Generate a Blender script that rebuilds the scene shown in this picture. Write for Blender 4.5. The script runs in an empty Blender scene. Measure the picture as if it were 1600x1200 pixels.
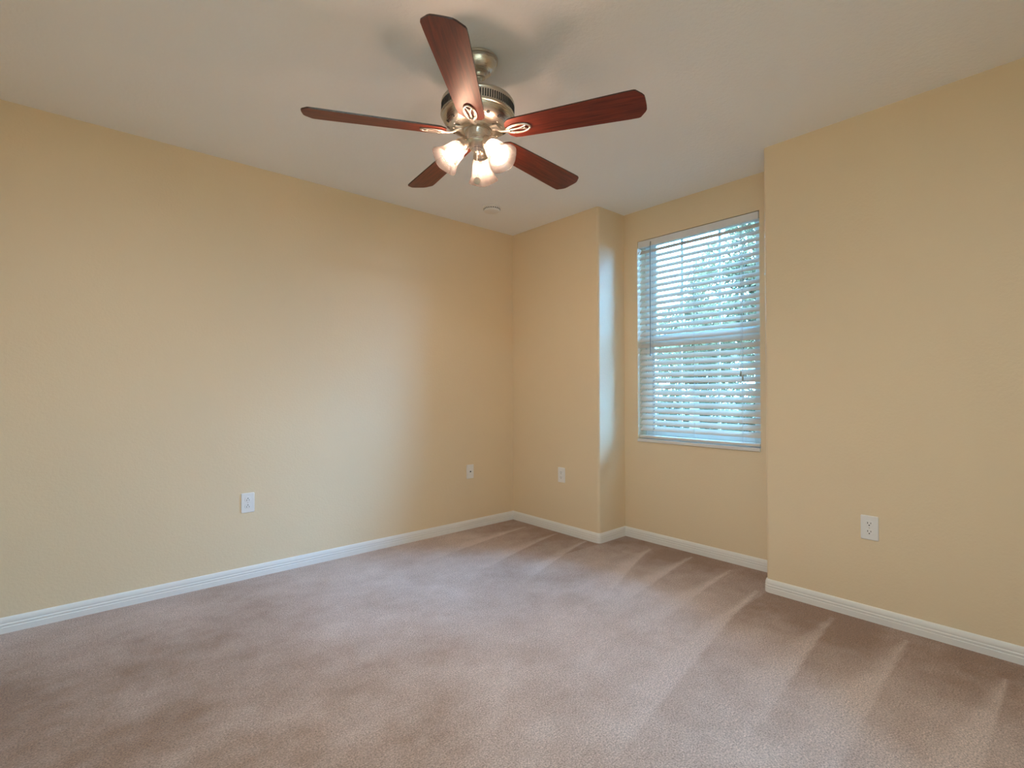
import bpy, math, random
from math import sin, cos, pi, radians
from mathutils import Vector, Matrix, noise

random.seed(7)
scene = bpy.context.scene
COL = scene.collection

# ------------------------------------------------------------------ camera
H = 2.44
CAM_Z = 1.1009
YAW, PITCH, ROLL = radians(48.7307), radians(0.7501), radians(-0.0957)
cam_data = bpy.data.cameras.new('camera')
cam_data.sensor_width = 36.0
cam_data.lens = 792.886 * 36.0 / 1600.0
cam_data.clip_start = 0.02
cam_data.clip_end = 200
cam = bpy.data.objects.new('camera', cam_data)
COL.objects.link(cam)
fw = Vector((cos(YAW) * cos(PITCH), sin(YAW) * cos(PITCH), sin(PITCH)))
rt = Vector((sin(YAW), -cos(YAW), 0))
up = rt.cross(fw)
rt2 = rt * cos(ROLL) + up * sin(ROLL)
up2 = -rt * sin(ROLL) + up * cos(ROLL)
M = Matrix.Identity(4)
for i in range(3):
    M[i][0], M[i][1], M[i][2] = rt2[i], up2[i], -fw[i]
M[2][3] = CAM_Z
cam.matrix_world = M
scene.camera = cam

# ------------------------------------------------------------------ light
SKY_COLOR = (0.190, 0.530, 1.0)
SKY_STRENGTH = 70.0
BULB_COLOR = (1.0, 0.70, 0.52)
BULB_STRENGTH = 780.0
FILL_COLOR = (0.50, 0.79, 1.0)
FILL_POWER = 37.0
EXPOSURE = 0.0

world = bpy.data.worlds.new('World')
scene.world = world
world.use_nodes = True
bg = world.node_tree.nodes['Background']
bg.inputs[0].default_value = (*SKY_COLOR, 1)
bg.inputs[1].default_value = SKY_STRENGTH

portal = bpy.data.lights.new('window_portal', 'AREA')
portal.shape = 'RECTANGLE'
portal.size, portal.size_y = 1.5, 0.9
portal.cycles.is_portal = True
po = bpy.data.objects.new('window_portal', portal)
COL.objects.link(po)
po.location = (3.42, 1.78, 1.47)
po.rotation_euler = (0, radians(90), 0)

# fill light added unseen behind the camera to brighten the walls
entry = bpy.data.lights.new('added_fill_light', 'AREA')
entry.shape = 'DISK'; entry.size = 0.30
entry.energy = FILL_POWER; entry.color = FILL_COLOR
eo = bpy.data.objects.new('added_fill_light', entry)
COL.objects.link(eo)
eo.location = (-0.10, 0.05, 2.385)

scene.view_settings.view_transform = 'Standard'
scene.view_settings.look = 'None'
scene.view_settings.exposure = EXPOSURE
scene.view_settings.gamma = 1
scene.view_settings.use_curve_mapping = False
scene.cycles.use_denoising = True
scene.cycles.max_bounces = 14
scene.cycles.diffuse_bounces = 8
scene.cycles.transparent_max_bounces = 24
scene.cycles.caustics_reflective = False
scene.cycles.caustics_refractive = False
scene.cycles.sample_clamp_indirect = 6.0


# ------------------------------------------------------------------ materials
class NT:
    def __init__(self, name):
        self.m = bpy.data.materials.new(name)
        self.m.use_nodes = True
        self.t = self.m.node_tree
        self.b = self.t.nodes['Principled BSDF']
        self.out = self.t.nodes['Material Output']

    def n(self, typ, **kw):
        nd = self.t.nodes.new(typ)
        for k, v in kw.items():
            if k.startswith('i_'):
                key = k[2:].replace('_', ' ')
                nd.inputs[key].default_value = v
            else:
                setattr(nd, k, v)
        return nd

    def l(self, a, b):
        self.t.links.new(a, b)


def simple(name, col, rough=0.5, metal=0.0, spec=0.5):
    k = NT(name)
    k.b.inputs['Base Color'].default_value = (*col, 1)
    k.b.inputs['Roughness'].default_value = rough
    k.b.inputs['Metallic'].default_value = metal
    k.b.inputs['Specular IOR Level'].default_value = spec
    return k.m


def paint(name, col, scale, strength, dist, rough=0.6, spec=0.3, var=0.03):
    k = NT(name)
    tc = k.n('ShaderNodeTexCoord')
    nz = k.n('ShaderNodeTexNoise', i_Scale=scale, i_Detail=3.0, i_Roughness=0.55)
    k.l(tc.outputs['Object'], nz.inputs['Vector'])
    bp = k.n('ShaderNodeBump', i_Strength=strength, i_Distance=dist)
    k.l(nz.outputs['Fac'], bp.inputs['Height'])
    k.l(bp.outputs['Normal'], k.b.inputs['Normal'])
    n2 = k.n('ShaderNodeTexNoise', i_Scale=1.3, i_Detail=2.0)
    k.l(tc.outputs['Object'], n2.inputs['Vector'])
    mx = k.n('ShaderNodeMix', data_type='RGBA')
    k.l(n2.outputs['Fac'], mx.inputs[0])
    mx.inputs[6].default_value = (*[c * (1 - var) for c in col], 1)
    mx.inputs[7].default_value = (*[min(1, c * (1 + var)) for c in col], 1)
    k.l(mx.outputs[2], k.b.inputs['Base Color'])
    k.b.inputs['Roughness'].default_value = rough
    k.b.inputs['Specular IOR Level'].default_value = spec
    return k.m


MAT = {}
MAT['wall'] = paint('wall_paint', (0.785, 0.650, 0.455), 95, 0.22, 0.004, 0.48, 0.35)
MAT['ceiling'] = paint('ceiling_paint', (0.90, 0.925, 0.96), 60, 0.35, 0.005, 0.8, 0.2)
MAT['white'] = simple('white_trim_paint', (0.80, 0.80, 0.78), 0.35)
MAT['plastic'] = simple('white_plastic', (0.82, 0.82, 0.81), 0.3)
MAT['dark'] = simple('dark_slot', (0.02, 0.02, 0.02), 0.6)
MAT['slat'] = simple('blind_slat_white', (0.70, 0.625, 0.55), 0.4)
MAT['headrail'] = simple('headrail_white', (0.74, 0.77, 0.82), 0.4)
MAT['cord'] = simple('blind_cord', (0.62, 0.64, 0.66), 0.8)
MAT['wand'] = simple('wand_plastic', (0.20, 0.23, 0.27), 0.3)
MAT['tassel'] = simple('tassel_plastic', (0.33, 0.35, 0.30), 0.5)
MAT['vinyl'] = simple('window_vinyl', (0.80, 0.77, 0.73), 0.4)
MAT['sill'] = simple('marble_sill', (0.72, 0.70, 0.68), 0.25)
MAT['stucco'] = simple('outer_stucco', (0.55, 0.50, 0.42), 0.9)
MAT['bark'] = simple('bark', (0.16, 0.12, 0.09), 0.9)


def metal_mat():
    k = NT('brushed_nickel')
    tc = k.n('ShaderNodeTexCoord')
    mp = k.n('ShaderNodeMapping')
    mp.inputs['Scale'].default_value = (1, 1, 60)
    nz = k.n('ShaderNodeTexNoise', i_Scale=14.0, i_Detail=2.0)
    k.l(tc.outputs['Object'], mp.inputs['Vector'])
    k.l(mp.outputs[0], nz.inputs['Vector'])
    mr = k.n('ShaderNodeMapRange')
    mr.inputs['To Min'].default_value = 0.22
    mr.inputs['To Max'].default_value = 0.36
    k.l(nz.outputs['Fac'], mr.inputs['Value'])
    k.l(mr.outputs[0], k.b.inputs['Roughness'])
    k.b.inputs['Base Color'].default_value = (0.60, 0.555, 0.49, 1)
    k.b.inputs['Metallic'].default_value = 1.0
    return k.m


MAT['metal'] = metal_mat()
MAT['pale_metal'] = simple('satin_nickel_bracket', (0.78, 0.73, 0.67), 0.35, 0.85)


def wood_mat():
    k = NT('cherry_blade_wood')
    tc = k.n('ShaderNodeTexCoord')
    mp = k.n('ShaderNodeMapping')
    mp.inputs['Scale'].default_value = (1.6, 26, 26)
    nz = k.n('ShaderNodeTexNoise', i_Scale=4.0, i_Detail=6.0, i_Roughness=0.6, i_Distortion=0.6)
    k.l(tc.outputs['Object'], mp.inputs['Vector'])
    k.l(mp.outputs[0], nz.inputs['Vector'])
    cr = k.n('ShaderNodeValToRGB')
    cr.color_ramp.elements[0].position = 0.35
    cr.color_ramp.elements[0].color = (0.085, 0.012, 0.007, 1)
    cr.color_ramp.elements[1].position = 0.68
    cr.color_ramp.elements[1].color = (0.20, 0.033, 0.015, 1)
    k.l(nz.outputs['Fac'], cr.inputs[0])
    k.l(cr.outputs[0], k.b.inputs['Base Color'])
    k.b.inputs['Roughness'].default_value = 0.42
    k.b.inputs['Specular IOR Level'].default_value = 0.42
    return k.m


MAT['wood'] = wood_mat()
MAT['wood_edge'] = simple('blade_dark_edge', (0.035, 0.012, 0.008), 0.4)


def shade_mat():
    k = NT('frosted_glass_shade')
    tl = k.n('ShaderNodeBsdfTranslucent')
    tl.inputs[0].default_value = (0.047, 0.043, 0.041, 1)
    df = k.n('ShaderNodeBsdfDiffuse')
    df.inputs[0].default_value = (0.047, 0.043, 0.041, 1)
    tr = k.n('ShaderNodeBsdfTransparent')
    tr.inputs[0].default_value = (1.0, 0.93, 0.88, 1)
    gl = k.n('ShaderNodeBsdfGlossy')
    gl.inputs['Roughness'].default_value = 0.15
    m1 = k.n('ShaderNodeMixShader'); m1.inputs[0].default_value = 0.4
    m2 = k.n('ShaderNodeMixShader'); m2.inputs[0].default_value = 0.32
    m3 = k.n('ShaderNodeMixShader'); m3.inputs[0].default_value = 0.05
    k.l(tl.outputs[0], m1.inputs[1]); k.l(df.outputs[0], m1.inputs[2])
    k.l(m1.outputs[0], m2.inputs[1]); k.l(tr.outputs[0], m2.inputs[2])
    k.l(m2.outputs[0], m3.inputs[1]); k.l(gl.outputs[0], m3.inputs[2])
    k.l(m3.outputs[0], k.out.inputs['Surface'])
    return k.m


MAT['shade'] = shade_mat()


def emit_mat(name, col, s):
    k = NT(name)
    em = k.n('ShaderNodeEmission')
    em.inputs[0].default_value = (*col, 1)
    em.inputs[1].default_value = s
    k.l(em.outputs[0], k.out.inputs['Surface'])
    return k.m


MAT['bulb'] = emit_mat('lit_bulb', BULB_COLOR, BULB_STRENGTH)


def glass_mat():
    k = NT('window_glass')
    tr = k.n('ShaderNodeBsdfTransparent')
    tr.inputs[0].default_value = (0.95, 0.98, 0.98, 1)
    gl = k.n('ShaderNodeBsdfGlossy')
    gl.inputs['Roughness'].default_value = 0.01
    fr = k.n('ShaderNodeFresnel'); fr.inputs[0].default_value = 1.3
    mx = k.n('ShaderNodeMixShader')
    k.l(fr.outputs[0], mx.inputs[0])
    k.l(tr.outputs[0], mx.inputs[1]); k.l(gl.outputs[0], mx.inputs[2])
    k.l(mx.outputs[0], k.out.inputs['Surface'])
    return k.m


MAT['glass'] = glass_mat()


def leaf_mat(name, c1, c2):
    k = NT(name)
    oi = k.n('ShaderNodeTexCoord')
    nz = k.n('ShaderNodeTexNoise', i_Scale=9.0)
    k.l(oi.outputs['Object'], nz.inputs['Vector'])
    mx = k.n('ShaderNodeMix', data_type='RGBA')
    k.l(nz.outputs['Fac'], mx.inputs[0])
    mx.inputs[6].default_value = (*c1, 1)
    mx.inputs[7].default_value = (*c2, 1)
    df = k.n('ShaderNodeBsdfDiffuse')
    tl = k.n('ShaderNodeBsdfTranslucent')
    ms = k.n('ShaderNodeMixShader'); ms.inputs[0].default_value = 0.4
    k.l(mx.outputs[2], df.inputs[0]); k.l(mx.outputs[2], tl.inputs[0])
    k.l(df.outputs[0], ms.inputs[1]); k.l(tl.outputs[0], ms.inputs[2])
    k.l(ms.outputs[0], k.out.inputs['Surface'])
    return k.m


MAT['leaf'] = leaf_mat('leaf_green', (0.09, 0.065, 0.035), (0.17, 0.12, 0.06))
MAT['hedge'] = leaf_mat('hedge_green', (0.05, 0.045, 0.025), (0.11, 0.09, 0.045))
MAT['grass'] = paint('lawn', (0.09, 0.08, 0.05), 30, 0.4, 0.02, 0.9, 0.1, 0.3)


def carpet_mat():
    k = NT('cut_pile_carpet')
    tc = k.n('ShaderNodeTexCoord')
    at = k.n('ShaderNodeAttribute', attribute_name='nap')
    n1 = k.n('ShaderNodeTexNoise', i_Scale=185.0, i_Detail=3.0, i_Roughness=0.8)
    k.l(tc.outputs['Object'], n1.inputs['Vector'])
    n2 = k.n('ShaderNodeTexNoise', i_Scale=75.0, i_Detail=3.0, i_Roughness=0.7)
    k.l(tc.outputs['Object'], n2.inputs['Vector'])
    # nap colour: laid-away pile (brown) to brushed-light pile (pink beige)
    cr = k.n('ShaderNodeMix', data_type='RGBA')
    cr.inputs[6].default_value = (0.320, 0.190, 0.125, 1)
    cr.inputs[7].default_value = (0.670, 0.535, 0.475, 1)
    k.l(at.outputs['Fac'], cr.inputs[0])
    mr = k.n('ShaderNodeMapRange')
    mr.inputs['From Min'].default_value = 0.34
    mr.inputs['From Max'].default_value = 0.66
    mr.inputs['To Min'].default_value = 0.45
    mr.inputs['To Max'].default_value = 1.42
    k.l(n1.outputs['Fac'], mr.inputs['Value'])
    mr2 = k.n('ShaderNodeMapRange')
    mr2.inputs['From Min'].default_value = 0.3
    mr2.inputs['From Max'].default_value = 0.7
    mr2.inputs['To Min'].default_value = 0.86
    mr2.inputs['To Max'].default_value = 1.12
    k.l(n2.outputs['Fac'], mr2.inputs['Value'])
    mu = k.n('ShaderNodeMath', operation='MULTIPLY')
    k.l(mr.outputs[0], mu.inputs[0]); k.l(mr2.outputs[0], mu.inputs[1])
    vm = k.n('ShaderNodeVectorMath', operation='SCALE')
    k.l(cr.outputs[2], vm.inputs[0]); k.l(mu.outputs[0], vm.inputs['Scale'])
    k.l(vm.outputs[0], k.b.inputs['Base Color'])
    bp = k.n('ShaderNodeBump', i_Strength=0.7, i_Distance=0.006)
    k.l(n1.outputs['Fac'], bp.inputs['Height'])
    k.l(bp.outputs['Normal'], k.b.inputs['Normal'])
    k.b.inputs['Roughness'].default_value = 0.95
    k.b.inputs['Specular IOR Level'].default_value = 0.1
    k.b.inputs['Sheen Weight'].default_value = 0.25
    k.b.inputs['Sheen Roughness'].default_value = 0.5
    return k.m


MAT['carpet'] = carpet_mat()


# ------------------------------------------------------------------ mesh helper
class MB:
    def __init__(self):
        self.v, self.f, self.mi = [], [], []

    def add(self, vs, fs, mi=0, mat=None):
        b = len(self.v)
        for p in vs:
            p = Vector(p)
            self.v.append(mat @ p if mat else p)
        for f in fs:
            self.f.append([b + i for i in f]); self.mi.append(mi)

    def box(self, a, b, mi=0, mat=None):
        (x0, y0, z0), (x1, y1, z1) = a, b
        vs = [(x0, y0, z0), (x1, y0, z0), (x1, y1, z0), (x0, y1, z0),
              (x0, y0, z1), (x1, y0, z1), (x1, y1, z1), (x0, y1, z1)]
        fs = [(0, 3, 2, 1), (4, 5, 6, 7), (0, 1, 5, 4), (1, 2, 6, 5), (2, 3, 7, 6), (3, 0, 4, 7)]
        self.add(vs, fs, mi, mat)

    def lathe(self, prof, n=48, mi=0, mat=None, cap0=False, cap1=False, rfun=None):
        vs, fs = [], []
        for r, z in prof:
            for i in range(n):
                a = 2 * pi * i / n
                rr, zz = (r, z) if rfun is None else rfun(r, z, a)
                vs.append((rr * cos(a), rr * sin(a), zz))
        for j in range(len(prof) - 1):
            for i in range(n):
                k = (i + 1) % n
                fs.append((j * n + i, j * n + k, (j + 1) * n + k, (j + 1) * n + i))
        if cap0: fs.append(tuple(range(n))[::-1])
        if cap1: fs.append(tuple((len(prof) - 1) * n + i for i in range(n)))
        self.add(vs, fs, mi, mat)

    def tube(self, pts, r, n=10, mi=0, mat=None, closed=False, flat=1.0, upv=(0, 0, 1)):
        pts = [Vector(p) for p in pts]
        m = len(pts)
        vs, fs = [], []
        for i, p in enumerate(pts):
            if closed:
                t = pts[(i + 1) % m] - pts[i - 1]
            else:
                t = pts[min(i + 1, m - 1)] - pts[max(i - 1, 0)]
            t.normalize()
            u = Vector(upv)
            if abs(t.dot(u)) > 0.95: u = Vector((1, 0, 0))
            s = t.cross(u).normalized(); w = s.cross(t).normalized()
            rr = r[i] if isinstance(r, (list, tuple)) else r
            for k in range(n):
                a = 2 * pi * k / n
                vs.append(p + s * (rr * cos(a)) + w * (rr * flat * sin(a)))
        segs = m if closed else m - 1
        for i in range(segs):
            j = (i + 1) % m
            for k in range(n):
                l = (k + 1) % n
                fs.append((i * n + k, i * n + l, j * n + l, j * n + k))
        if not closed:
            fs.append(tuple(range(n))[::-1]); fs.append(tuple((m - 1) * n + k for k in range(n)))
        self.add(vs, fs, mi, mat)

    def prism(self, outline, z0, z1, mi=0, side_mi=None, mat=None):
        n = len(outline)
        vs = [(x, y, z0) for x, y in outline] + [(x, y, z1) for x, y in outline]
        self.add(vs, [tuple(range(n))[::-1], tuple(range(n, 2 * n))], mi, mat)
        self.add(vs, [(i, (i + 1) % n, n + (i + 1) % n, n + i) for i in range(n)],
                 mi if side_mi is None else side_mi, mat)

    def sphere(self, c, r, n=16, m=10, mi=0, mat=None, sz=1.0):
        prof = []
        for j in range(m + 1):
            t = pi * j / m
            prof.append((max(r * sin(t), 1e-5), -r * sz * cos(t)))
        T = Matrix.Translation(Vector(c))
        self.lathe(prof, n, mi, (mat @ T) if mat else T)

    def build(self, name, mats, parent=None, smooth=False, bevel=0.0, loc=None, rot=None, angle=35, segs=2):
        me = bpy.data.meshes.new(name)
        me.from_pydata([tuple(v) for v in self.v], [], self.f)
        if not isinstance(mats, (list, tuple)): mats = [mats]
        for m in mats: me.materials.append(m)
        for p, i in zip(me.polygons, self.mi): p.material_index = i
        if smooth:
            for p in me.polygons: p.use_smooth = True
            try: me.set_sharp_from_angle(angle=radians(angle))
            except Exception: pass
        me.update()
        o = bpy.data.objects.new(name, me)
        COL.objects.link(o)
        if parent: o.parent = parent
        if loc is not None: o.location = loc
        if rot is not None: o.rotation_euler = rot.to_euler() if isinstance(rot, Matrix) else rot
        if bevel:
            b = o.modifiers.new('bevel', 'BEVEL')
            b.width = bevel; b.segments = segs; b.limit_method = 'ANGLE'; b.angle_limit = radians(40)
        return o


def tag(o, label, cat, group=None):
    o['label'] = label; o['category'] = cat
    if group: o['group'] = group
    return o


def struct(o):
    o['kind'] = 'structure'
    return o


def thing(name, loc, label, cat, group=None, rotz=0):
    o = bpy.data.objects.new(name, None)
    o.empty_display_size = 0.05
    COL.objects.link(o)
    o.location = loc; o.rotation_euler = (0, 0, rotz)
    return tag(o, label, cat, group)


# ------------------------------------------------------------------ room shell
W, L, L2 = 3.28, 2.89, 3.20
YJ, YE = 2.344, 1.183
X0, Y0 = -0.50, -0.30
WY0, WY1, WZ0, WZ1 = 1.335, 2.224, 0.735, 2.212
TH = 0.16


def arc(cx, cy, r, a0, a1, n=8):
    return [(cx + r * cos(radians(a0 + (a1 - a0) * i / n)), cy + r * sin(radians(a0 + (a1 - a0) * i / n)))
            for i in range(n + 1)]


R = 0.02
# polyline of the window wall from the left corner, both jog corners bullnosed
prof_a = [(L, W)] + arc(L + R, YJ + R, R, 180, 270) + [(L2, YJ)]
prof_b = [(L2, YE)] + arc(L + R, YE - R, R, 90, 180) + [(L, Y0)]


def wall_strip(mb, pts, z0=0.0, z1=H):
    vs = [(x, y, z0) for x, y in pts] + [(x, y, z1) for x, y in pts]
    n = len(pts)
    mb.add(vs, [(i, i + 1, n + i + 1, n + i) for i in range(n - 1)])


mb = MB()
wall_strip(mb, prof_a)
wall_strip(mb, prof_b)


def quad(mb, a, b, c, d, mi=0): mb.add([a, b, c, d], [(0, 1, 2, 3)], mi)


# recess plane round the window opening
for (ya, yb, za, zb) in ((YE, WY0, 0, H), (WY1, YJ, 0, H), (WY0, WY1, 0, WZ0), (WY0, WY1, WZ1, H)):
    quad(mb, (L2, yb, za), (L2, ya, za), (L2, ya, zb), (L2, yb, zb))
xo = L2 + TH
xr = L2 + .10
RB = 0.04
quad(mb, (L2, WY0, WZ0), (xr, WY0, WZ0), (xr, WY0, WZ1), (L2, WY0, WZ1))
quad(mb, (L2, WY1, WZ0), (xr, WY1, WZ0), (xr, WY1, WZ1), (L2, WY1, WZ1))
quad(mb, (L2, WY0, WZ1), (xr, WY0, WZ1), (xr, WY1, WZ1), (L2, WY1, WZ1))
quad(mb, (L2, WY0, WZ0), (xr, WY0, WZ0), (xr, WY1, WZ0), (L2, WY1, WZ0))
# rebate that takes the window frame
ry0, ry1, rz0, rz1 = WY0 - RB, WY1 + RB, WZ0 - RB, WZ1 + RB
for (ya, yb, za, zb) in ((ry0, WY0, rz0, rz1), (WY1, ry1, rz0, rz1), (WY0, WY1, rz0, WZ0), (WY0, WY1, WZ1, rz1)):
    quad(mb, (xr, yb, za), (xr, ya, za), (xr, ya, zb), (xr, yb, zb), 1)
quad(mb, (xr, ry0, rz0), (xo, ry0, rz0), (xo, ry0, rz1), (xr, ry0, rz1), 1)
quad(mb, (xr, ry1, rz0), (xo, ry1, rz0), (xo, ry1, rz1), (xr, ry1, rz1), 1)
quad(mb, (xr, ry0, rz1), (xo, ry0, rz1), (xo, ry1, rz1), (xr, ry1, rz1), 1)
quad(mb, (xr, ry0, rz0), (xo, ry0, rz0), (xo, ry1, rz0), (xr, ry1, rz0), 1)
# outer face
for (ya, yb, za, zb) in ((Y0, ry0, -0.2, H + .1), (ry1, W + .1, -0.2, H + .1), (ry0, ry1, -0.2, rz0), (ry0, ry1, rz1, H + .1)):
    quad(mb, (xo, yb, za), (xo, ya, za), (xo, ya, zb), (xo, yb, zb), 1)
o = struct(mb.build('wall_right', [MAT['wall'], MAT['stucco']], smooth=True, angle=30))

mb = MB(); mb.box((X0 - .1, W, 0), (xo, W + .1, H)); struct(mb.build('wall_left', MAT['wall']))
mb = MB(); mb.box((X0 - .1, Y0 - .1, 0), (X0, W, H)); struct(mb.build('wall_back', MAT['wall']))
mb = MB(); mb.box((X0, Y0 - .1, 0), (xo, Y0, H)); struct(mb.build('wall_front', MAT['wall']))
mb = MB(); mb.box((X0 - .1, Y0 - .1, H), (xo + .3, W + .1, H + .12)); struct(mb.build('ceiling', MAT['ceiling']))

# carpeted floor with the nap pattern left by the vacuum cleaner
GX, GY = 290, 280
fx0, fx1, fy0, fy1 = X0, L2, Y0, W
strokes = [  # apex near the window wall, tail, width of the light wedge at its tail
    (2.80, 3.02, 1.9, 2.86, 0.10), (2.85, 2.72, 2.0, 2.50, 0.10), (2.86, 2.44, 2.1, 2.20, 0.09),
    (3.05, 2.02, 2.3, 1.76, 0.11), (3.12, 1.745, 2.25, 1.62, 0.09), (3.06, 1.46, 2.1, 1.36, 0.07),
    (2.86, 1.215, 1.45, 0.99, 0.09), (2.80, 0.83, 1.8, 0.74, 0.11), (2.78, 0.54, 1.6, 0.50, 0.13),
    (2.70, 0.22, 1.5, 0.24, 0.10)]


def smooth01(t):
    t = max(0.0, min(1.0, t)); return t * t * (3 - 2 * t)


def nap(x, y):
    big = noise.fractal(Vector((x * 1.25 + 3.1, y * 1.6 - 1.7, 0.3)), 1.0, 2.0, 3)
    med = noise.fractal(Vector((x * 3.6, y * 4.6, 4.0)), 0.75, 2.0, 5)
    fine = noise.fractal(Vector((x * 14, y * 17, 9.0)), 0.8, 2.0, 4)
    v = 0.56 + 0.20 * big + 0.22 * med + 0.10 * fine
    # darker along the window wall and the near left corner of the view
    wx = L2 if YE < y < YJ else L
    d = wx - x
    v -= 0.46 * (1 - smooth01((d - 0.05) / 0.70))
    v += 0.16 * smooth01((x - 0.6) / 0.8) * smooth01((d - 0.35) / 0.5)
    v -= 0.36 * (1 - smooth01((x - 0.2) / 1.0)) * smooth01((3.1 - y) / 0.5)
    best = 0.0
    for ax, ay, tx, ty, w in strokes:
        s = (ax - x) / (ax - tx)
        if 0 <= s <= 1.25:
            yc = ay + (ty - ay) * (s ** 1.2)
            q = y - yc                       # crisp edge on the low side, soft on the other
            ww = w * (0.10 + 1.2 * s)
            e = smooth01((q + 0.012) / 0.016) * (1 - smooth01(q / (ww * 1.7)))
            e *= 1 - 0.90 * smooth01((s - 0.45) / 0.8)
            best = max(best, e)
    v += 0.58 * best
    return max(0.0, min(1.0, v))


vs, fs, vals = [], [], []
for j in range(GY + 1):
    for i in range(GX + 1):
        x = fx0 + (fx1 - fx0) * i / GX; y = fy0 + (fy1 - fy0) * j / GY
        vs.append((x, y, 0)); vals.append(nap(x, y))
for j in range(GY):
    for i in range(GX):
        a = j * (GX + 1) + i
        fs.append((a, a + 1, a + GX + 2, a + GX + 1))
me = bpy.data.meshes.new('floor'); me.from_pydata(vs, [], fs)
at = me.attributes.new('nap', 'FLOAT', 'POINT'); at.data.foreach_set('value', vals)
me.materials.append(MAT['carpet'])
fl = bpy.data.objects.new('floor', me); COL.objects.link(fl); struct(fl)


# ------------------------------------------------------------------ baseboards
BH = 0.071
BP = [(0.012, 0.0), (0.012, 0.027), (0.0105, 0.030), (0.0115, 0.034), (0.0115, 0.040), (0.0095, 0.044),
      (0.0105, 0.048), (0.0095, 0.056), (0.0075, 0.062), (0.006, 0.067), (0.003, BH), (0.0, BH)]


def baseboard(name, pts):
    """moulding swept along wall points, offset to the left of the walking direction"""
    mb = MB()
    n = len(pts)
    rings = []
    for i, p in enumerate(pts):
        p = Vector(p)
        d0 = (p - Vector(pts[i - 1])).normalized() if i > 0 else None
        d1 = (Vector(pts[i + 1]) - p).normalized() if i < n - 1 else None
        if d0 is None: d0 = d1
        if d1 is None: d1 = d0
        n0 = Vector((-d0.y, d0.x)); n1 = Vector((-d1.y, d1.x))
        m = n0 + n1; m = m / max(0.3, m.dot(n0))
        rings.append([(p.x + m.x * t, p.y + m.y * t, z) for t, z in BP])
    k = len(BP)
    vs = [v for r in rings for v in r]
    fs = [(i * k + j, (i + 1) * k + j, (i + 1) * k + j + 1, i * k + j + 1) for i in range(n - 1) for j in range(k - 1)]
    mb.add(vs, fs)
    return struct(mb.build(name, MAT['white'], smooth=True, angle=25))


baseboard('baseboard_left', [(L, W), (X0, W)])
baseboard('baseboard_right', [(L, Y0)] + list(reversed(arc(L + R, YE - R, R, 90, 180, 4))) + [(L2, YE), (L2, YJ)]
          + list(reversed(arc(L + R, YJ + R, R, 180, 270, 4))) + [(L, W)])
baseboard('baseboard_back', [(X0, W), (X0, Y0)])
baseboard('baseboard_front', [(X0, Y0), (L, Y0)])


# ------------------------------------------------------------------ window
win = bpy.data.objects.new('window_1', None); COL.objects.link(win)
win.location = (L2, (WY0 + WY1) / 2, WZ0); struct(win)
WO = Vector(win.location)


def wbox(mb, x0, x1, y0, y1, z0, z1, mi=0):
    mb.box((x0 - WO.x, y0 - WO.y, z0 - WO.z), (x1 - WO.x, y1 - WO.y, z1 - WO.z), mi)


FX = 3.301
gy0, gy1 = 1.413, 2.146
mb = MB()
e = 0.001
wbox(mb, FX, FX + .055, ry0 + e, gy0 - .064, rz0 + e, rz1 - e)
wbox(mb, FX, FX + .055, gy1 + .064, ry1 - e, rz0 + e, rz1 - e)
wbox(mb, FX, FX + .055, gy0 - .064, gy1 + .064, rz1 - .018, rz1 - e)
wbox(mb, FX, FX + .055, gy0 - .064, gy1 + .064, rz0 + e, WZ0 + .030)
mb.build('window_frame', MAT['vinyl'], win, bevel=0.002)


def sash(z0, z1, x, rail0, rail1):
    mb = MB()
    wbox(mb, x, x + .024, gy0 - .063, gy0, z0, z1)
    wbox(mb, x, x + .024, gy1, gy1 + .063, z0, z1)
    wbox(mb, x, x + .024, gy0, gy1, z0, z0 + rail0)
    wbox(mb, x, x + .024, gy0, gy1, z1 - rail1, z1)
    s = mb.build('sash', MAT['vinyl'], win, bevel=0.002)
    for ym in (1.938, 1.655):
        mb = MB()
        wbox(mb, x + .006, x + .018, ym - .008, ym + .008, z0 + rail0, z1 - rail1)
        mb.build('muntin', MAT['vinyl'], s)
    mb = MB()
    wbox(mb, x + .010, x + .014, gy0, gy1, z0 + rail0, z1 - rail1)
    mb.build('pane', MAT['glass'], s)


sash(1.455, rz1 - .019, FX + .029, 0.06, 0.012)
sash(WZ0 + .031, 1.505, FX + .003, 0.045, 0.060)

mb = MB(); wbox(mb, L2 - .012, FX - .001, WY0 + e, WY1 - e, WZ0 - .012, WZ0 + .010)
mb.build('window_sill', MAT['sill'], win, bevel=0.004)

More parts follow.
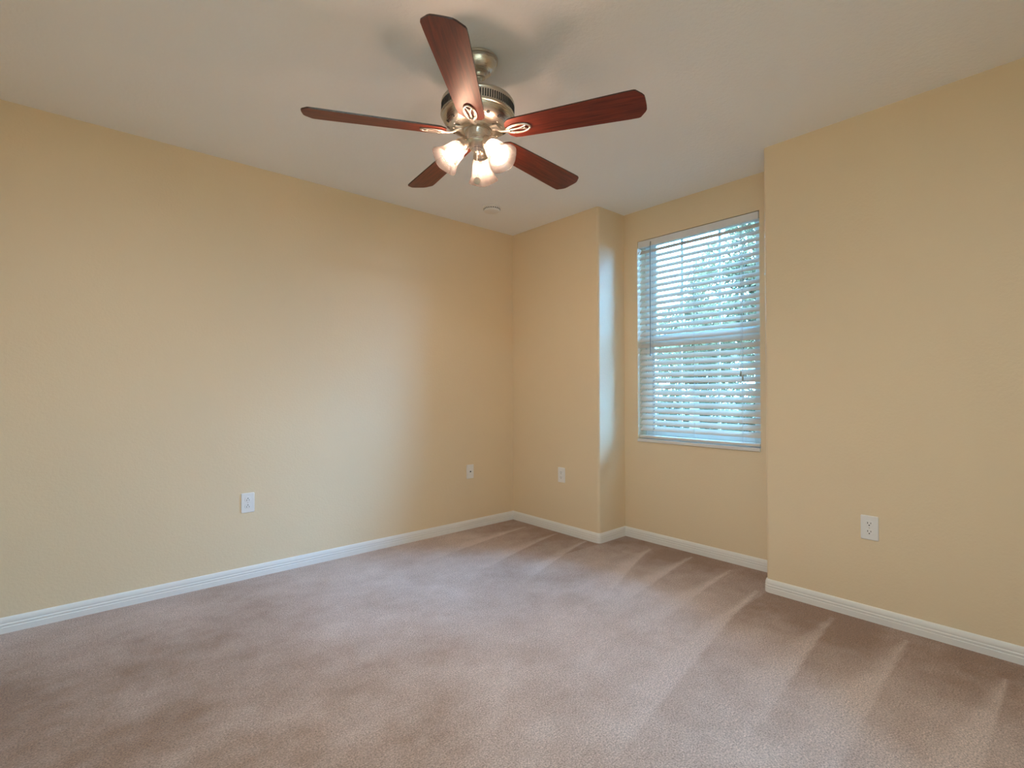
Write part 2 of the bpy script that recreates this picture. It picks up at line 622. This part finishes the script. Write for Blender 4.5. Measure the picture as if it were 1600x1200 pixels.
# ------------------------------------------------------------------ blind
BX = L2 + .034
BYC = (WY0 + WY1) / 2
blind = thing('window_blind', (BX, BYC, WZ1 - .002),
              'white horizontal slat blind hanging in the window recess, slats half tilted', 'blind')
BZ = WZ1 - .002
HW = (WY1 - WY0) / 2 - 0.005
mb = MB()
mb.box((-.029, -HW, -.046), (.026, HW, 0))
mb.box((-.034, -HW, -.050), (-.029, HW, -.002))
mb.build('headrail', MAT['headrail'], blind, bevel=0.003)
ang = radians(42)
mb = MB()
PITCHZ = 0.0437
zt = 2.132
nsl = 31
for k in range(nsl):
    zc = zt - k * PITCHZ - BZ
    w, n = 0.050, 6
    vs = []
    for s in (-1, 1):
        for side in (0, 1):
            for i in range(n + 1):
                u = (i / n - .5) * w
                crown = 0.0016 * (1 - (2 * i / n - 1) ** 2)
                t = 0.0013 * (1 if side else -1)
                vs.append((u * cos(ang) - (crown + t) * sin(ang), s * (HW - .002), zc + u * sin(ang) + (crown + t) * cos(ang)))
    m = n + 1
    fs = []
    for side in (0, 1):
        for i in range(n):
            a = side * m + i; b = 2 * m + side * m + i
            fs.append((a, a + 1, b + 1, b))
    fs += [(0, m, 3 * m, 2 * m), (n, m + n, 3 * m + n, 2 * m + n)]
    for s in (0, 1):
        base = s * 2 * m
        fs.append(tuple(base + i for i in range(m)) + tuple(base + m + n - i for i in range(m)))
    mb.add(vs, fs)
for k in range(nsl):                       # the cord slot punched through each slat below the wand
    zc = zt - k * PITCHZ - BZ
    if zc + BZ < 1.36:
        Tm = Matrix.Translation((0, 2.106 - BYC, zc)) @ Matrix.Rotation(-ang, 4, 'Y')
        mb.box((-.010, -.0035, .0026), (.004, .0035, .0032), 1, Tm)
mb.build('slats', [MAT['slat'], MAT['wand']], blind, smooth=True, angle=40)
mb = MB(); mb.box((-.026, -HW + .002, 0), (.026, HW - .002, .017))
mb.build('bottom_rail', MAT['slat'], blind, bevel=0.004, loc=(0, 0, 0.752 - BZ))
for yy in (2.105, 1.78, 1.452):
    mb = MB()
    y = yy - BYC
    for x in (-.0225, .0225):
        mb.tube([(x, y, -.045), (x, y, .768 - BZ)], 0.0009, 6)
    mb.tube([(0, y + .006, -.045), (0, y + .006, .768 - BZ)], 0.0009, 6)
    for k in range(nsl):
        zc = zt - k * PITCHZ - BZ
        mb.tube([(-.0225, y, zc - .0205), (.0225, y, zc + .0170)], 0.0007 if yy < 2 else .0022, 5, 1)
    mb.build('ladder_cord', [MAT['cord'], MAT['wand']], blind)
mb = MB()
mb.tube([(-.036, 2.108 - BYC, -.020), (-.040, 2.108 - BYC, -.05), (-.043, 2.109 - BYC, 1.365 - BZ)], 0.0030, 6)
mb.sphere((-.043, 2.109 - BYC, 1.36 - BZ), .0055, 10, 8, sz=1.8)
mb.build('tilt_wand', MAT['wand'], blind, smooth=True)
for yy, zz in ((1.452, 1.20), (1.440, 1.175)):
    mb = MB()
    mb.tube([(-.036, yy - BYC, -.047), (-.040, yy - BYC, zz + .02 - BZ)], 0.0010, 6)
    c = mb.build('lift_cord', MAT['cord'], blind)
    mb = MB()
    mb.lathe([(.002, .024), (.0035, .022), (.005, .008), (.0068, -.008), (.006, -.011), (.001, -.012)], 14,
             mat=Matrix.Translation((-.040, yy - BYC, zz - BZ)))
    mb.build('tassel', MAT['tassel'], c, smooth=True)


# ------------------------------------------------------------------ wall plates
def rounded(w, h, r, n=5):
    pts = []
    for cx, cy, a0 in ((w / 2 - r, h / 2 - r, 0), (-w / 2 + r, h / 2 - r, 90), (-w / 2 + r, -h / 2 + r, 180), (w / 2 - r, -h / 2 + r, 270)):
        pts += arc(cx, cy, r, a0, a0 + 90, n)
    return pts


def slab(mb, outline, z0, z1, ch=0.0015, mi=0, off=(0, 0)):
    """outline in (u, v), thickness along local -Y (towards the room); chamfered front edge"""
    n = len(outline)
    ou = [(u + off[0], v + off[1]) for u, v in outline]
    cx = sum(u for u, v in ou) / n; cy = sum(v for u, v in ou) / n
    mx = max(abs(u - cx) for u, v in ou); my = max(abs(v - cy) for u, v in ou)
    inn = [(cx + (u - cx) * (1 - ch / mx), cy + (v - cy) * (1 - ch / my)) for u, v in ou]
    vs = [(u, -z0, v) for u, v in ou] + [(u, -(z1 - ch), v) for u, v in ou] + [(u, -z1, v) for u, v in inn]
    fs = [(i, (i + 1) % n, n + (i + 1) % n, n + i) for i in range(n)]
    fs += [(n + i, n + (i + 1) % n, 2 * n + (i + 1) % n, 2 * n + i) for i in range(n)]
    fs += [tuple(range(2 * n, 3 * n)), tuple(range(n))[::-1]]
    mb.add(vs, fs, mi)


def receptacle_outline():
    pts = []
    r = .0172
    for i in range(28):
        a = 2 * pi * i / 28
        pts.append((r * cos(a), max(-.0135, min(.0135, r * sin(a)))))
    return pts


def outlet(loc, rotz, flip, label):
    t = thing('wall_outlet', loc, label, 'outlet', rotz=rotz)
    mb = MB(); slab(mb, rounded(.072, .115, .005), 0, .0055, .0025)
    mb.build('cover_plate', MAT['plastic'], t, smooth=True, angle=30)
    s = -1 if flip else 1
    for v in (.0195, -.0195):
        mb = MB()
        slab(mb, receptacle_outline(), .0050, .0072, .0008, 0, (0, v))
        slab(mb, rounded(.0026, .0078, .0003, 2), .0070, .0074, .0001, 1, (-.0064, v + s * .0035))
        slab(mb, rounded(.0026, .0064, .0003, 2), .0070, .0074, .0001, 1, (.0064, v + s * .0035))
        slab(mb, rounded(.0056, .0056, .0026, 4), .0070, .0074, .0001, 1, (0, v - s * .0070))
        mb.build('receptacle', [MAT['plastic'], MAT['dark']], t, smooth=True, angle=30)
    mb = MB(); slab(mb, rounded(.006, .006, .0029, 5), .0050, .0065, .0006)
    slab(mb, rounded(.0048, .0008, .0002, 1), .0064, .00665, .0001, 1)
    mb.build('screw', [MAT['pale_metal'], MAT['dark']], t, smooth=True)
    return t


# local -Y faces the room: left wall rot 0; window wall rot -90
outlet((0.806, W, 0.444), 0, True, 'white duplex outlet on the long left wall, ground holes uppermost')
outlet((L, 2.711, 0.447), radians(-90), False, 'small white outlet between the room corner and the window recess')
outlet((L, 0.703, 0.443), radians(-90), False, 'white duplex outlet on the right wall beyond the window recess')

t = thing('phone_jack', (2.430, W, 0.455), 'white phone jack plate with one dark port near the corner', 'wall plate')
mb = MB(); slab(mb, rounded(.068, .110, .004), 0, .005, .0022)
mb.build('cover_plate', MAT['plastic'], t, smooth=True, angle=30)
mb = MB(); slab(mb, rounded(.018, .020, .002), .0045, .0075, .0008)
slab(mb, rounded(.012, .010, .001, 2), .0073, .0078, .0001, 1)
mb.build('jack_port', [MAT['plastic'], MAT['dark']], t, smooth=True, angle=30)
for v in (.042, -.042):
    mb = MB(); slab(mb, rounded(.006, .006, .0029, 5), .0045, .0060, .0006, 0, (0, v))
    mb.build('screw', MAT['plastic'], t, smooth=True)

# smoke detector
t = thing('smoke_detector', (2.325, 2.869, H), 'round white smoke detector on the ceiling near the corner', 'smoke detector')
mb = MB(); mb.lathe([(.001, 0), (.066, 0), (.067, -.006), (.064, -.010), (.001, -.0101)], 48)
mb.build('mounting_base', MAT['plastic'], t, smooth=True, angle=30)
mb = MB(); mb.lathe([(.058, -.009), (.060, -.013), (.059, -.024), (.054, -.032), (.040, -.036), (.030, -.0365), (.001, -.0365)], 48)
for k in range(24):
    a = 2 * pi * k / 24
    mb.box((-.0035, -.0006, -.0225), (.0035, .0012, -.0145), 1, Matrix.Rotation(a + pi / 2, 4, 'Z') @ Matrix.Translation((0, -.0600, 0)))
mb.build('cover', [MAT['plastic'], MAT['dark']], t, smooth=True, angle=30)
mb = MB(); mb.lathe([(.010, -.0360), (.010, -.0380), (.001, -.0382)], 20, mat=Matrix.Translation((.02, 0, 0)))
mb.build('test_button', MAT['plastic'], t, smooth=True, angle=30)


# added rim around the unseen fill light (its light is set up at the top)
t = thing('added_fill_fixture', (-0.10, 0.05, H), 'added round fill light fixture, unseen on the ceiling behind the camera', 'ceiling lamp')
mb = MB(); mb.lathe([(.001, 0), (.175, 0), (.178, -.006), (.176, -.040), (.168, -.046), (.160, -.046), (.158, -.040), (.001, -.038)], 48)
mb.build('fill_rim', MAT['metal'], t, smooth=True, angle=30)


# ------------------------------------------------------------------ ceiling fan
FC = Vector((1.2436, 1.6263, 2.1355))            # centre of the blade plane
tilt_n = Vector((0.0037, -0.026, 1)).normalized()
Tq = Vector((0, 0, 1)).rotation_difference(tilt_n)
root_loc = FC + tilt_n * ((H - FC.z) / tilt_n.z)
root_loc.z = H
fan = thing('ceiling_fan', root_loc,
            'brushed nickel ceiling fan with five cherry wood blades and three lit bell shades', 'ceiling fan')
FL = FC - root_loc
FR = Tq.to_matrix()
met, pm, dk = MAT['metal'], MAT['pale_metal'], MAT['dark']
Z = lambda z: z - FC.z

# canopy hugs the ceiling
mb = MB()
mb.lathe([(.001, 0), (.076, 0), (.077, -.004), (.076, -.009), (.071, -.011), (.071, -.017), (.068, -.020), (.064, -.034),
          (.055, -.048), (.042, -.057), (.031, -.061), (.026, -.064), (.025, -.067), (.0265, -.070), (.0255, -.075), (.020, -.077), (.014, -.075), (.013, -.066)], 56)
mb.build('canopy', met, fan, smooth=True, angle=25)
# down rod
mb = MB()
mb.lathe([(.0075, Z(2.378)), (.0075, Z(2.286))], 20)
mb.sphere((0, 0, Z(2.372)), .018, 20, 12)
mb.lathe([(.014, Z(2.300)), (.016, Z(2.298)), (.017, Z(2.280))], 24, cap0=True)
mb.build('downrod', met, fan, smooth=True, loc=FL, rot=FR)
# motor housing
mb = MB()
mb.lathe([(.001, Z(2.284)), (.030, Z(2.284)), (.040, Z(2.279)), (.100, Z(2.276)), (.132, Z(2.272)), (.1435, Z(2.266)), (.147, Z(2.260)),
          (.1485, Z(2.255)), (.1475, Z(2.251))], 96)
mb.lathe([(.1475, Z(2.251)), (.1465, Z(2.250)), (.1465, Z(2.214)), (.1480, Z(2.213)), (.1500, Z(2.209)), (.1480, Z(2.205)),
          (.1450, Z(2.204)), (.1440, Z(2.200)), (.1400, Z(2.190)), (.130, Z(2.178)), (.112, Z(2.168)), (.090, Z(2.161)),
          (.075, Z(2.158)), (.073, Z(2.154)), (.060, Z(2.153)), (.001, Z(2.153))], 96)
NS = 96
for k in range(NS):
    a = 2 * pi * k / NS
    mb.box((-.0024, -.0010, Z(2.217)), (.0024, .0004, Z(2.246)), 1, Matrix.Rotation(a, 4, 'Z') @ Matrix.Translation((0, -.1469, 0)))
for k in range(15):                                    # small vent holes in the bowl
    a = 2 * pi * (k + .5) / 15
    Tm = Matrix.Rotation(a, 4, 'Z') @ Matrix.Translation((.121, 0, Z(2.1722))) @ Matrix.Rotation(radians(-26), 4, 'Y')
    mb.lathe([(.001, -.0012), (.0060, -.0012), (.0072, .0)], 14, 1, Tm)
for k in range(10):                                    # blade screws under the bowl
    a = radians(151.87) + 2 * pi * (k // 2) / 5 + (0.20 if k % 2 else -0.20)
    mb.sphere((.098 * cos(a), .098 * sin(a), Z(2.162)), .0045, 10, 6, sz=.7)
mb.build('motor_housing', [met, dk], fan, smooth=True, angle=28, loc=FL, rot=FR)

# switch housing and light fitter
mb = MB()
mb.lathe([(.058, Z(2.156)), (.058, Z(2.150)), (.050, Z(2.148)), (.049, Z(2.144)), (.049, Z(2.112)), (.051, Z(2.110)), (.051, Z(2.106)),
          (.047, Z(2.104)), (.044, Z(2.096)), (.038, Z(2.088)), (.030, Z(2.080)), (.018, Z(2.072)), (.010, Z(2.068)), (.008, Z(2.062)), (.001, Z(2.060))], 48)
mb.build('switch_housing', met, fan, smooth=True, angle=28, loc=FL, rot=FR)


# blades and their looped brackets
def blade_outline():
    def half():
        return [(.127, .022), (.133, .036), (.150, .050), (.175, .0535), (.60, .0685), (.632, .0685), (.640, .066),
                (.660, .043), (.6655, .033), (.6668, .020), (.667, 0)]
    h = half()
    return h + [(x, -y) for x, y in reversed(h[:-1])]


BLADE_PITCH = radians(-12)
bo = blade_outline()
mbl = MB(); mbl.prism(bo, .000, .0055, 0, 1)
blade_mesh = None
phi0 = radians(151.87)


def bracket_mb():
    mb = MB()
    zb = -.0035
    def loop(cx, cy, rx, ry, rot, r):
        pts = []
        for i in range(28):
            a = 2 * pi * i / 28
            u, v = rx * cos(a), ry * sin(a)
            pts.append((cx + u * cos(rot) - v * sin(rot), cy + u * sin(rot) + v * cos(rot), zb))
        mb.tube(pts, r, 8, closed=True, flat=.8)
    loop(.178, .0, .049, .0225, 0, .0042)                  # outer oval
    loop(.174, .0090, .040, .0090, radians(8), .0032)      # two inner petals
    loop(.174, -.0090, .040, .0090, radians(-8), .0032)
    for (x, y) in ((.205, .0), (.158, .017), (.158, -.017)):
        mb.sphere((x, y, zb - .002), .0042, 10, 6, sz=.6)
    return mb


def arm_mb(pitch_rot):
    mb = MB()
    pts = []
    ctrl = [Vector((.066, 0, Z(2.152))), Vector((.085, 0, Z(2.146))), Vector((.105, 0, Z(2.134))), Vector((.125, 0, -.004)), Vector((.145, 0, -.0045))]
    for i in range(len(ctrl) - 1):
        for s in range(4):
            t = s / 4
            pts.append(ctrl[i].lerp(ctrl[i + 1], t))
    pts.append(ctrl[-1])
    rr = [.0105 - .0045 * sin(pi * i / (len(pts) - 1)) for i in range(len(pts))]
    mb.tube(pts, rr, 12, flat=.62)
    mb.box((.062, -.020, Z(2.1515)), (.092, .020, Z(2.1555)))
    return mb


pitchR = Matrix.Rotation(BLADE_PITCH, 3, 'X')
protoB = mbl.build('fan_blade', [MAT['wood'], MAT['wood_edge']], fan, bevel=0.0012, loc=FL)
brk = bracket_mb().build('blade_bracket', pm, protoB, smooth=True, angle=60)
arm = arm_mb(None).build('bracket_arm', pm, fan, smooth=True, angle=50, loc=FL)
blades = [(protoB, brk, arm)]
for k in range(1, 5):
    b = protoB.copy(); COL.objects.link(b); b.parent = fan
    c = brk.copy(); COL.objects.link(c); c.parent = b
    a = arm.copy(); COL.objects.link(a); a.parent = fan
    blades.append((b, c, a))
for k, (b, c, a) in enumerate(blades):
    Rz = Matrix.Rotation(phi0 + k * 2 * pi / 5, 3, 'Z')
    b.rotation_euler = (FR @ Rz @ pitchR).to_euler(); b.location = FL
    a.rotation_euler = (FR @ Rz).to_euler(); a.location = FL

# three bell shades with holders and bulbs
TILT = radians(43)


def bell(r, z, a):
    # four soft scallops towards the mouth
    t = max(0, (z - .055) / .047)
    return r * (1 + .010 * t * t * cos(4 * a + .6)), z + .0025 * t * t * cos(4 * a + .6)


for k in range(3):
    az = radians(41 + 120 * k)
    # local frame: +Z = shade axis (outward and down)
    axis = Vector((sin(TILT) * cos(az), sin(TILT) * sin(az), -cos(TILT)))
    side = Vector((-sin(az), cos(az), 0))
    upx = side.cross(axis)
    A = Matrix((upx, side, axis)).transposed()
    base = Vector((.036 * cos(az), .036 * sin(az), Z(2.113)))
    loc = FL + FR @ base
    rot = FR @ A
    mb = MB()
    mb.lathe([(.013, -.010), (.015, .000), (.017, .012), (.024, .022), (.026, .028), (.0265, .036), (.0300, .040), (.0310, .050), (.0300, .054), (.026, .054)], 36)
    mb.build('shade_holder', met, fan, smooth=True, angle=30, loc=loc, rot=rot)
    sm = MB()
    z0 = .046
    prof = [(.0262, 0), (.0290, .006), (.0335, .014), (.0370, .026), (.0395, .040), (.0420, .055), (.0460, .070), (.0520, .084), (.0580, .094), (.0625, .100)]
    inner = [(r - .0022, z) for r, z in prof][::-1]
    full = prof + [(.0620, .1015)] + [(.0605, .1005)] + inner
    sm.lathe(full, 64, rfun=bell, mat=Matrix.Translation((0, 0, z0)))
    sh = sm.build('lamp_shade', MAT['shade'], fan, smooth=True, angle=60, loc=loc, rot=rot)
    bm_ = MB()
    bm_.lathe([(.001, .1185), (.008, .1175), (.0165, .1135), (.0230, .1065), (.0262, .098), (.0268, .0915), (.0255, .084), (.0215, .0765), (.0175, .072)], 28)
    bm_.lathe([(.0175, .072), (.0145, .066), (.0130, .058), (.0125, .050)], 28, 1)
    bm_.build('light_bulb', [MAT['bulb'], MAT['plastic']], fan, smooth=True, angle=60, loc=loc, rot=rot)

# pull chain with round medallion, hanging plumb on the side of the camera
cdir = Vector((-0.66, -0.75, 0)) * .030
mb = MB()
zc = Z(2.085)
pts = []
while zc > Z(1.952):
    mb.sphere((0, 0, zc), .0013, 6, 4)
    zc -= .0030
mb.tube([(0, 0, Z(2.085)), (0, 0, Z(1.952))], .0005, 5)
ch = mb.build('pull_chain', pm, fan, smooth=True, loc=FL + cdir)
mb = MB()
T2 = Matrix.Rotation(radians(48.7), 4, 'Z') @ Matrix.Rotation(radians(90), 4, 'Y')
mb.lathe([(.001, -.0024), (.009, -.0024), (.0135, -.0016), (.0145, 0), (.0135, .0016), (.009, .0024), (.001, .0024)], 28, 0, T2)
for zz in (-.0026, .0026):
    mb.lathe([(.0095, zz * .9), (.0105, zz * 1.15), (.0115, zz * .9)], 28, 0, T2)
mb.build('medallion', simple('aged_brass', (0.26, 0.23, 0.18), 0.5, 0.5), ch, smooth=True, loc=(0, 0, Z(1.938)))


# ------------------------------------------------------------------ garden outside the window
mb = MB(); mb.box((xo, -40, -0.35), (60, 50, -0.25))
g = mb.build('lawn', MAT['grass']); struct(g)


def tree(name, base, h, crown, n_leaf, leaf, label, mat, seed, trunk=True):
    rnd = random.Random(seed)
    t = thing(name, base, label, 'tree' if trunk else 'hedge')
    if trunk:
        mb = MB()
        mb.tube([(0, 0, 0), (.05, .03, h * .35), (0.02, -.05, h * .6), (0.05, 0, h * .85)], [.09, .07, .05, .02], 10)
        for c, r in crown:
            c = Vector(c)
            s = Vector((.03, 0, h * .35))
            mb.tube([s, s.lerp(c, .5) + Vector((0, 0, .1)), c], [.045, .03, .012], 7)
        mb.build('trunk', MAT['bark'], t, smooth=True)
    mb = MB()
    tot = sum(r[0] * r[1] * r[2] for c, r in crown)
    for c, r in crown:
        m = int(n_leaf * r[0] * r[1] * r[2] / tot)
        for _ in range(m):
            d = Vector((rnd.gauss(0, 1), rnd.gauss(0, 1), rnd.gauss(0, 1))).normalized()
            q = rnd.random() ** .45
            p = Vector((c[0] + d.x * r[0] * q, c[1] + d.y * r[1] * q, c[2] + d.z * r[2] * q))
            if noise.noise(p * 3.2 + Vector((seed, 0, 0))) < -0.2: continue
            ax = Vector((rnd.gauss(0, 1), rnd.gauss(0, 1), rnd.gauss(0, .6))).normalized()
            bx = ax.cross(Vector((rnd.gauss(0, 1), rnd.gauss(0, 1), rnd.gauss(0, 1)))).normalized()
            l = leaf * rnd.uniform(.7, 1.2); w = l * .26
            mb.add([p - ax * l / 2, p + bx * w, p + ax * l / 2, p - bx * w], [(0, 1, 2, 3)])
    mb.build('foliage', mat, t)
    return t


def at(px, d, z=0):
    a = YAW - math.atan((px - 800) / 792.9)
    return (d * cos(a), d * sin(a), z)


tree('garden_tree', at(1200, 6.2, -.25), 4.2,
     [((0, .0, 3.6), (.6, .55, .7)), ((-.1, .35, 2.75), (.4, .4, .35)), ((.2, -.5, 2.7), (.9, .8, .7)), ((0, .1, 2.1), (.6, .7, .40)), ((-.1, .85, 1.95), (.35, .35, .25))],
     52000, .055, 'leafy green tree filling the right side of the window view', MAT['leaf'], 3)
tree('garden_tree', at(1085, 8.6, -.25), 3.4,
     [((0, 0, 2.9), (.35, .30, .6)), ((0, .1, 2.3), (.6, .6, .5)), ((0, -.2, 1.8), (.9, .9, .45))],
     30000, .055, 'slender green tree rising in the middle of the window view', MAT['leaf'], 5)
tree('garden_hedge', at(1100, 9.5, -.25), 1.5,
     [((.0 + .5 * k * .62, -.8 * k * .78 + 1.2, .75), (.55, .75, .90)) for k in range(-3, 6)],
     40000, .08, 'low green hedge across the lower window view', MAT['hedge'], 9, trunk=False)
